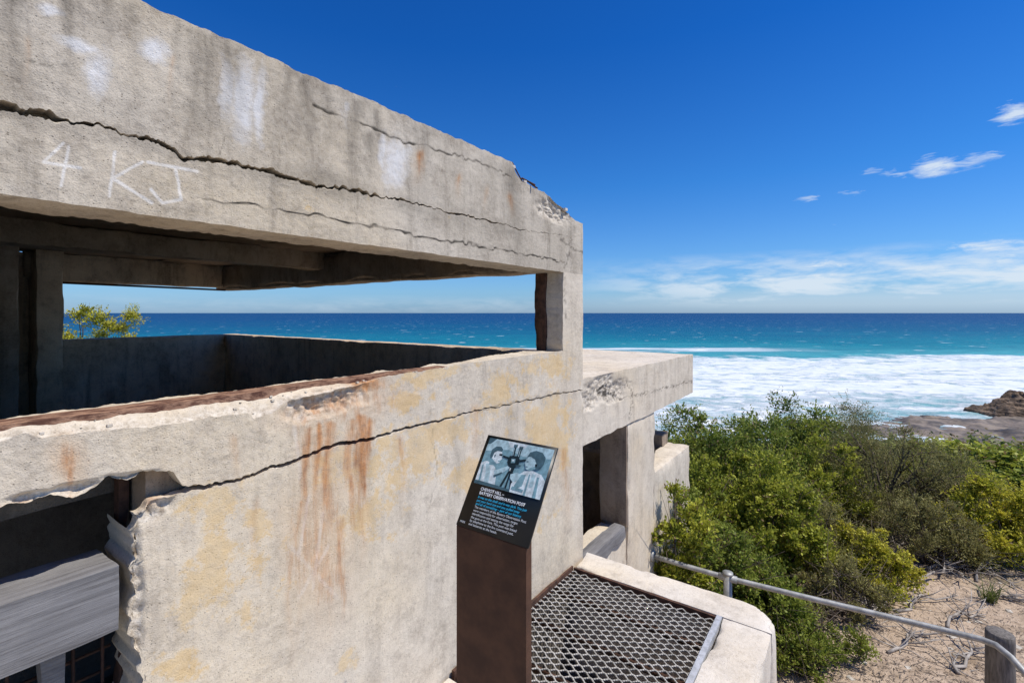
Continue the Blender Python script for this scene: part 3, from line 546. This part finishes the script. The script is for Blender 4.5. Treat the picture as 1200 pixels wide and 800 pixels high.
# ---------------------------------------------------------------- shrubs
PAL = {'bright': ((.14,.19,.02), (.46,.47,.06)), 'green': ((.08,.13,.02), (.30,.345,.055)), 'olive': ((.125,.12,.04), (.35,.325,.115)), 'dark': ((.06,.09,.022), (.20,.24,.06)), 'yellow': ((.26,.29,.02), (.62,.56,.07))}
def foliage(seed, rx, ry, h, nc, nl, ll, lw, pal, cr=.26, base=.12, shoots=8):
    g = np.random.default_rng(seed)
    th = g.random(nc)*2*math.pi; ph = np.arccos(g.random(nc)**.8); rad = .35+.6*g.random(nc)**.5
    cc = np.stack([rx*rad*np.sin(ph)*np.cos(th)*1.15, ry*rad*np.sin(ph)*np.sin(th)*1.15, h*(base+(.90-base)*(rad*np.cos(ph)*.95+.16*g.random(nc)-.05))], 1)
    low = g.random(nc) < .3; cc[low, 2] = h*(base+.3*g.random(low.sum()))
    rs = cr*min(rx, ry)*(.35+1.1*g.random(nc)); tone = g.random(nc); sq = .5+.6*g.random(nc)
    V, A = [], []
    lo, hi = np.array(PAL[pal][0]), np.array(PAL[pal][1])
    def add(c, ax, mixv, n):
        ax = ax/np.linalg.norm(ax, axis=1)[:, None]; b = np.cross(ax, g.normal(size=(n, 3))); b /= np.linalg.norm(b, axis=1)[:, None]+1e-9
        L_ = ll*(.6+.7*g.random(n))[:, None]; W_ = lw*(.6+.7*g.random(n))[:, None]
        V.append(np.stack([c-ax*L_*.5, c+b*W_*.5+ax*L_*.08, c+ax*L_*.5, c-b*W_*.5+ax*L_*.08], 1).reshape(-1, 3))
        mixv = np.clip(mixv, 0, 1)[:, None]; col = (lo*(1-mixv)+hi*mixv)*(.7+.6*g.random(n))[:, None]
        dead = g.random(n) < .06; col[dead] = (.24, .17, .08); A.append(np.repeat(col, 4, 0))
    for i in range(nc):
        n = int(nl*(rs[i]/(cr*min(rx, ry)))**1.7)+20; d = g.normal(size=(n, 3)); d[:, 2] += .35; d /= np.linalg.norm(d, axis=1)[:, None]
        lump = 1+.95*vn(d[:,0]*2.2+i*3, d[:,1]*2.2, d[:,2]*2.2, seed)
        rr = rs[i]*(.4+.65*g.random(n)**.7)*lump
        c = cc[i]+d*rr[:, None]*np.array([1, 1, sq[i]])
        ax = d*.7+g.normal(size=(n, 3))*.6+np.array([0, 0, .4])
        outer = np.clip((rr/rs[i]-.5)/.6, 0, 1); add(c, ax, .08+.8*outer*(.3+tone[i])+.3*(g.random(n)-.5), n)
        for q in range(shoots):
            dd = g.normal(size=3); dd[2] = abs(dd[2])+.6; dd /= np.linalg.norm(dd); m = 16
            tt = np.linspace(.5, 1.1+.6*g.random(), m)[:, None]; cs = cc[i]+dd*tt*rs[i]*np.array([1,1,max(.8,sq[i])])+g.normal(size=(m, 3))*ll*.22
            add(cs, dd*.9+g.normal(size=(m, 3))*.55, .4+.5*tone[i]+.4*tt[:, 0]/1.5-.1, m)
    V = np.concatenate(V); V[:, 2] = np.maximum(V[:, 2], .01)
    return npmesh('foliage', V, np.arange(len(V)).reshape(-1, 4), {'col': np.concatenate(A)}), cc
def branches(cc, n, r0, seed):
    g = np.random.default_rng(seed); parts = []
    for i in g.permutation(len(cc))[:n]:
        e = cc[i]; m1 = e*.4+g.normal(size=3)*.08; m1[2] = abs(m1[2]); m2 = e*.75+g.normal(size=3)*.07
        parts.append(tube([(g.normal()*.06, g.normal()*.06, -.15), m1, m2, e*1.0], [r0, r0*.7, r0*.42, r0*.2], 5))
        for q in range(4):
            e2 = e+g.normal(size=3)*np.array([.22,.22,.16]); parts.append(tube([m2, (m2+e2)/2+g.normal(size=3)*.03, e2], [r0*.3, r0*.2, r0*.08], 4))
    V, Q = merge(parts); return npmesh('branches', V, Q)
def shrub(name, label, u, v_top, Y, rx, ry, pal, seed, nc=46, nl=420, ll=.045, lw=.022, group=None, cr=.27, zoff=0, cat='shrub', nb=16):
    x, y, zt = at(u, v_top, Y); zb = float(gz(np.array([x]), np.array([y]))[0])+zoff; h = zt-zb
    o = empty(name, (x, y, zb), -TH); tag(o, label, cat, group)
    me, cc = foliage(seed, rx, ry, h, nc, int(nl*1.2), ll*.84, lw*.82, pal, cr); link('foliage', me, M['leaf'], o)
    link('branches', branches(cc, nb, .022*max(.6, rx), seed+1), M['bark'], o); return o
S_ = shrub
S_('coastal_shrub', 'tall leafy green shrub growing right behind the bunker annex roof', 850, 448, 8.0, 1.25, 1.1, 'green', 11, 80, 380, .065, .030, cr=.23)
S_('coastal_shrub', 'bright yellow green shrub pressed to the wall where the railing starts', 794, 545, 4.42, .34, .28, 'bright', 12, 60, 190, .045, .023, cr=.30)
S_('coastal_shrub', 'small leafy shrub just behind the start of the railing', 826, 548, 4.85, .42, .34, 'green', 31, 56, 230, .045, .023, cr=.3)
S_('coastal_shrub', 'lush green shrub with yellow tips below the tall shrub', 868, 497, 6.6, .85, .8, 'bright', 13, 70, 340, .058, .028, cr=.23)
S_('coastal_shrub', 'green shrub with pale tips behind the tall one against the surf', 925, 450, 10.0, 1.6, 1.1, 'green', 14, 80, 380, .07, .032, cr=.23)
S_('coastal_shrub', 'large feathery olive brown shrub in the middle of the scrub', 1040, 482, 8.4, 1.45, 1.1, 'olive', 15, 90, 480, .045, .013, nb=60, cr=.24)
S_('coastal_shrub', 'feathery olive shrub at the back of the scrub with dark stems', 995, 464, 11.5, 1.8, 1.2, 'olive', 16, 74, 500, .06, .018, nb=40)
S_('coastal_shrub', 'twiggy olive shrub beside the open sand with bare stems showing', 955, 560, 6.3, .75, .55, 'olive', 17, 54, 420, .038, .012, nb=54)
S_('coastal_shrub', 'yellow leaved low shrub on the edge of the sand', 1022, 606, 5.9, .50, .38, 'yellow', 18, 40, 240, .042, .025)
S_('coastal_shrub', 'yellow green shrub at the right edge above the dead sticks', 1172, 553, 7.0, .85, .7, 'yellow', 19, 60, 340, .055, .028, cr=.24)
S_('coastal_shrub', 'dull olive shrub between the feathery shrub and the yellow green one', 1110, 548, 8.4, .95, .7, 'olive', 20, 56, 460, .048, .016, nb=40)
S_('coastal_shrub', 'low sprawling green shrub under the pipe railing', 945, 722, 4.55, .50, .38, 'green', 21, 46, 220, .038, .016, nb=40)
S_('coastal_shrub', 'leafy shrub between the landing corner and the pipe railing', 878, 655, 4.95, .55, .45, 'green', 22, 46, 300, .045, .024)
S_('coastal_shrub', 'dark green shrub at the right edge behind the yellow green shrub', 1185, 532, 12.5, 1.8, 1.3, 'green', 23, 56, 420, .08, .036)
S_('coastal_shrub', 'yellow green bush showing through the rear opening of the bunker', 90, 316, 10.2, 1.25, .9, 'yellow', 24, 76, 420, .07, .03)
S_('coastal_shrub', 'small orange tipped bush beside the one in the rear opening', 142, 338, 10.6, .75, .5, 'yellow', 25, 44, 320, .06, .022)
S_('coastal_shrub', 'bright leafy shrub in front of the feathery olive one', 905, 545, 6.0, .60, .5, 'bright', 27, 56, 310, .052, .027, cr=.24)
S_('coastal_shrub', 'olive shrub spreading right of the low yellow leaved shrub', 1085, 578, 6.9, .7, .5, 'olive', 28, 48, 400, .042, .014, nb=46)
S_('coastal_shrub', 'low green shrub beneath the bright leafy one beside the railing post', 850, 610, 5.25, .5, .45, 'green', 29, 46, 300, .045, .024)
S_('coastal_shrub', 'sparse brown green shrub at the foot of the landing corner', 985, 650, 5.3, .50, .34, 'olive', 30, 40, 240, .036, .012, nb=40)
S_('coastal_shrub', 'yellow green shrub filling the gap left of the feathery olive shrub', 965, 496, 8.2, .8, .6, 'bright', 32, 56, 330, .058, .028, cr=.25)
S_('coastal_shrub', 'pale green shrub on the skyline above the dull olive shrub', 1105, 522, 10.8, 1.1, .8, 'bright', 33, 56, 360, .07, .03, cr=.25)
protos = []
for i, pal in enumerate(['dark', 'olive', 'green', 'bright']):
    me, cc = foliage(60+i, 1.5, 1.4, 1.9, 44, 240, .13, .06, pal, .3, .08, 5); protos.append((me, branches(cc, 8, .03, 70+i)))
g = np.random.default_rng(5); pos_ = []
tries = 0
while len(pos_) < 230 and tries < 12000:
    tries += 1; Y = 11*10**(g.random()*.98); u = 745+g.random()*520
    if Y < 13 and u < 1130: continue
    x, y, _ = at(u, 500, Y)
    if all((x-a)**2+(y-b)**2 > (.8+.018*Y)**2 for a, b in pos_): pos_.append((x, y))
LB = ['dark green bush among the low scrub covering the slope', 'olive brown bush among the low scrub covering the slope', 'mid green bush among the low scrub covering the slope', 'yellow green bush among the low scrub covering the slope']
for x, y in pos_:
    i = int(g.choice(4, p=[.24, .34, .28, .14])); o = empty('slope_bush', (x, y, float(gz(np.array([x]), np.array([y]))[0])-.15), g.random()*6.28)
    Yd = F[0]*x+F[1]*y; s_ = (.75+.5*g.random())*(1+Yd*.006); o.scale = (s_*1.2, s_*1.2, s_*.66); tag(o, LB[i], 'bush', LB[i].split(' among')[0]+'es on the slope')
    a = bpy.data.objects.new('foliage', protos[i][0]); C.objects.link(a); a.parent = o
    if Yd < 30: b = bpy.data.objects.new('branches', protos[i][1]); C.objects.link(b); b.parent = o
for me, b in protos: me.materials.append(M['leaf']); b.materials.append(M['bark'])
# ---------------------------------------------------------------- railing
zr = -.57
rl = empty('pipe_railing', (4.35,1.0,-1.6)); tag(rl, 'galvanised pipe railing running from the bunker wall above the sand', 'railing')
A0 = np.array([4.27,1.50,zr+.02]); 
def P3(u, v, Y): return np.array(at(u, v, Y))
pr = [A0, P3(800,662,4.22), P3(853,677,4.05), P3(950,701,3.76), P3(1060,727,3.48), P3(1150,749,3.27), P3(1168,756,3.2), P3(1185,770,3.1), P3(1230,820,2.85)]
V, Q = tube(pr, .021, 10); link('rail', npmesh('rail', sub(V, rl), Q), M['railm'], rl, True)
c0 = P3(853,677,4.05); V, Q = tube([c0+[0,0,.045], c0+[0,0,-1.2]], .034, 12); link('post', npmesh('rpost', sub(V, rl), Q), M['railm'], rl, True)
V, Q = merge([tube([c0+[0,0,.048], c0+[0,0,.03]], .042, 12), tube([pr[2]+(pr[3]-pr[2])*-.12, pr[2]+(pr[3]-pr[2])*.12], .029, 10)]); link('clamp', npmesh('clamp', sub(V, rl), Q), M['railm'], rl, True)
V, Q = tube([A0+[0,.02,0], A0+[0,-.02,0]], .05, 12); link('wall_flange', npmesh('flange', sub(V, rl), Q), M['railm'], rl)
c1 = P3(1181,746,3.24)+np.array([.03,.03,0]); zz_ = np.linspace(-1.3, 0, 40)
V, Q = tube([c1+[0,0,z] for z in zz_]+[c1+[0,0,.006]], [.076]*39+[.074,.066], 22)
dd = V-c1; rad_ = 1+.05*fbm(dd[:,0]*40, dd[:,1]*40, dd[:,2]*5, 3, 3); V[:, :2] = c1[:2]+dd[:, :2]*rad_[:, None]
o = link('timber_post', npmesh('tpost', sub(V, rl), Q), M['timberdark'], rl); o['label'] = 'round dark weathered timber post'
# ---------------------------------------------------------------- litter on the sand
def gp(u, v):
    for Y in np.arange(3.5, 14, .02):
        x, y, z = at(u, v, Y)
        if z <= float(gz(np.array([x]), np.array([y]))[0]): return np.array([x, y, z])
    return np.array([x, y, z])
dirs = [(1085,668,1195,662,'long bleached dead branch lying on the sand at the scrub edge'),(1120,655,1190,690,'crooked dead branch crossing the long bleached one'),(1075,690,1130,664,'short dead stick at the left of the tangled branches'),(1122,790,1150,764,'pale forked stick lying in the lower sand'),(1150,640,1198,668,'dead branch half under the yellow green shrub'),(1060,720,1110,700,'thin dead stick lying across the middle of the sand'),(1010,690,1068,678,'dead stick beside the yellow leaved low shrub'),(1165,700,1199,706,'thin twig near the right edge beside the grass tuft'),(1095,655,1150,700,'curved grey branch under the long bleached one'),(1030,650,1100,640,'dead stick poking out below the olive shrubs'),(1140,680,1196,652,'pale dead branch reaching up toward the right edge'),(1040,765,1085,745,'thin dead stick just beyond the middle of the pipe rail'),(1105,735,1150,722,'small forked twig on the sand left of the grass tuft'),(1000,735,1040,715,'brown twig at the foot of the low sprawling shrub'),(1110,640,1180,648,'bleached branch tangled under the dull olive shrub')]
for i, (u0, v0, u1, v1, lb) in enumerate(dirs):
    a, b = gp(u0, v0), gp(u1, v1); g = np.random.default_rng(200+i); L_ = np.linalg.norm(b-a); parts = []
    K = 7; pts = [a+(b-a)*k_/K+g.normal(size=3)*L_*.035*np.array([1,1,0])+np.array([0,0,.02+.10*L_*math.sin(math.pi*k_/K)*g.random()]) for k_ in range(K+1)]
    parts.append(tube(pts, np.linspace(.017, .007, K+1), 6))
    for q in range(22):
        k_ = g.integers(1, K); e = pts[k_]+(b-a)/L_*.2*g.random()+g.normal(size=3)*np.array([.15,.15,.06])+[0,0,.05]; parts.append(tube([pts[k_], (pts[k_]+e)/2+g.normal(size=3)*.02, e], [.007,.005,.003], 5))
    V, Q = merge(parts); c_ = a.copy(); o = link('dead_branch', npmesh('deadbranch', V-c_, Q), M['twig']); o.location = c_; tag(o, lb, 'branch')
g = np.random.default_rng(9); parts = []
for k in range(3200):
    u = 930+g.random()*300; v = 630+g.random()**.9*180
    Y = 3.25*FPX/(v-HZ); x, y, z = at(u, v, Y); z = float(gz(np.array([x]), np.array([y]))[0])+.006
    th = g.random()*6.28; L_ = .015+.07*g.random()**2; d_ = np.array([math.cos(th), math.sin(th), .15*g.normal()])*L_
    n_ = np.array([-math.sin(th), math.cos(th), 0])*.003; p0 = np.array([x, y, z])
    parts.append((np.array([p0-n_, p0+d_-n_*.3, p0+d_+n_*.3+[0,0,.003], p0+n_+[0,0,.003]]), np.array([[0,1,2,3]])))
V, Q = merge(parts); o = link('leaf_litter', npmesh('litter', V, Q), M['bark']); tag(o, 'fine brown twigs and leaf litter scattered over the sand', 'litter', kind='stuff')
for i in range(26):
    u = 960+g.random()*240; v = 660+g.random()*140; q_ = gp(u, v); s_ = .012+.03*g.random()**2
    V, Q = roughbox((-s_,-s_*.8,-s_*.5),(s_,s_*.8,s_*.5), s_*.5, s_*.25, s_*.3, i); o = link('pebble', npmesh('pebble', V, Q), M['pebble'], smooth=True); o.location = q_; o.rotation_euler = (0,0,g.random()*6)
    tag(o, 'small pale pebble lying loose on the sand beyond the railing', 'pebble', 'pebbles scattered on the sand')
parts = []
c_ = gp(1160, 705)
for k in range(90):
    th = g.random()*6.28; L_ = .12+.16*g.random(); sp = .3+.5*g.random(); d_ = np.array([math.cos(th)*sp, math.sin(th)*sp, 1.])*L_; n_ = np.array([-math.sin(th), math.cos(th), 0])*.004
    b0 = np.array([g.normal()*.03, g.normal()*.03, 0]); m_ = b0+d_*.6; e_ = b0+d_*np.array([1.4,1.4,.85])
    parts.append((np.array([b0-n_, b0+n_, m_+n_*.8, m_-n_*.8, e_+n_*.1, e_-n_*.1]), np.array([[0,1,2,3],[3,2,4,5]])))
V, Q = merge(parts); me = npmesh('tuft', V, Q, {'col': np.tile([.12,.15,.04], (len(V), 1))}); o = link('grass_tuft', me, M['leaf']); o.location = c_; tag(o, 'small green tuft of grass growing in the sand by the dead sticks', 'grass')
# ---------------------------------------------------------------- light, sky
sd = Vector((.22, -.45, .86)).normalized()
sl = bpy.data.lights.new('sun', 'SUN'); sl.energy = 5.0; sl.angle = math.radians(.5); sl.color = (1., .94, .85)
so = bpy.data.objects.new('sun', sl); C.objects.link(so); so.rotation_euler = sd.to_track_quat('Z', 'Y').to_euler()
W = NT('World', True); bpy.context.scene.world = W.m
el_ = math.asin(sd.z); az_ = math.atan2(sd.x, sd.y)
sky = W.n('ShaderNodeTexSky', sky_type='NISHITA', sun_disc=False, sun_elevation=el_, sun_rotation=az_, altitude=0, air_density=1.0, dust_density=.3, ozone_density=3.)
Dv = W.n('ShaderNodeTexCoord').outputs['Generated']; sx = W.n('ShaderNodeSeparateXYZ', {0: Dv})
fr = W.vmath('DOT_PRODUCT', Dv, (F[0], F[1], 0)).outputs['Value']; rt_ = W.vmath('DOT_PRODUCT', Dv, (R[0], R[1], 0)).outputs['Value']
az = W.math('ARCTAN2', rt_, fr); el = W.math('ARCSINE', sx.outputs[2])
tint = W.cramp(W.math('MULTIPLY', el, 1.2), [(0, (.34,.55,1.0)), (.05, (.37,.62,1.0)), (.12, (.33,.62,1.0)), (.3, (.16,.54,1.0)), (.6, (.055,.41,.95)), (1, (.04,.35,.88))])
sc_ = W.mix(1., sky.outputs[0], tint, 'MULTIPLY')
sc_ = W.mix(1., sc_, (1.22, 1.22, 1.22), 'MULTIPLY')
cv = W.n('ShaderNodeCombineXYZ', {0: W.math('MULTIPLY', az, 9.), 1: W.math('MULTIPLY', el, 42.), 2: 3.1}).outputs[0]
cn = W.noise(cv, 1.1, 8, .62, .3); cf = W.noise(W.n('ShaderNodeCombineXYZ', {0: W.math('MULTIPLY', az, 14.), 1: W.math('MULTIPLY', el, 60.), 2: 8.}).outputs[0], 1.6, 8, .65, .4)
def band(c_, w, a0, a1):
    e = W.ramp(W.math('ABSOLUTE', W.math('SUBTRACT', el, c_)), w, w*.2); return W.math('MULTIPLY', e, W.ramp(az, a0, a1))
def puff(u, v, ru, rv):
    a = (u-600)/FPX; A = math.atan(a); E = math.atan((HZ-v)/FPX/math.hypot(1, a)); da = W.math('DIVIDE', W.math('SUBTRACT', az, A), ru/FPX*.6); de = W.math('DIVIDE', W.math('SUBTRACT', el, E), rv/FPX*.75)
    r = W.math('SQRT', W.math('ADD', W.math('MULTIPLY', da, da), W.math('MULTIPLY', de, de))); return W.ramp(r, 1.5, .2)
def mx_(a, b): return W.math('MAXIMUM', a, b)
low = W.math('MULTIPLY', band(.055, .060, .10, .40), W.ramp(cn, .37, .60))
low = mx_(low, W.math('MULTIPLY', band(.02, .03, .0, .5), .4))
low = mx_(low, W.math('MULTIPLY', band(.015, .022, -1.2, -.2), W.math('MULTIPLY', W.ramp(cn, .4, .7), .35)))
pf = puff(1095,194,32,13)
for a in ((1150,186,36,9),(1190,132,24,14),(1155,288,60,9),(945,233,24,6),(1000,227,32,6),(1050,205,24,7),(1180,305,40,10),(1020,200,16,5),(960,310,50,8)): 
    pf = mx_(pf, W.math('MULTIPLY', puff(*a), .9 if a[2] > 34 or a[0] > 1100 else .6))
pf = W.ramp(W.math('ADD', pf, W.math('MULTIPLY', W.math('SUBTRACT', cf, .5), 2.2)), .45, 1.1)
cl = W.math('MULTIPLY', mx_(low, pf), .85)
sc_ = W.mix(cl, sc_, (6.7, 7.5, 8.3))
bg = W.n('ShaderNodeBackground', {0: sc_, 1: .11}); W.n('ShaderNodeOutputWorld', {0: bg.outputs[0]})
# ---------------------------------------------------------------- camera
cam = bpy.data.cameras.new('camera'); cam.lens = 17; cam.sensor_width = 36; cam.shift_y = -(400-HZ)/1200; cam.clip_start = .05; cam.clip_end = 200000
co = bpy.data.objects.new('camera', cam); C.objects.link(co); co.location = (0, 0, EYE); co.rotation_euler = (math.radians(90), 0, -TH)
S = bpy.context.scene; S.camera = co; S.view_settings.view_transform = 'Standard'; S.view_settings.look = 'None'; S.view_settings.exposure = 0
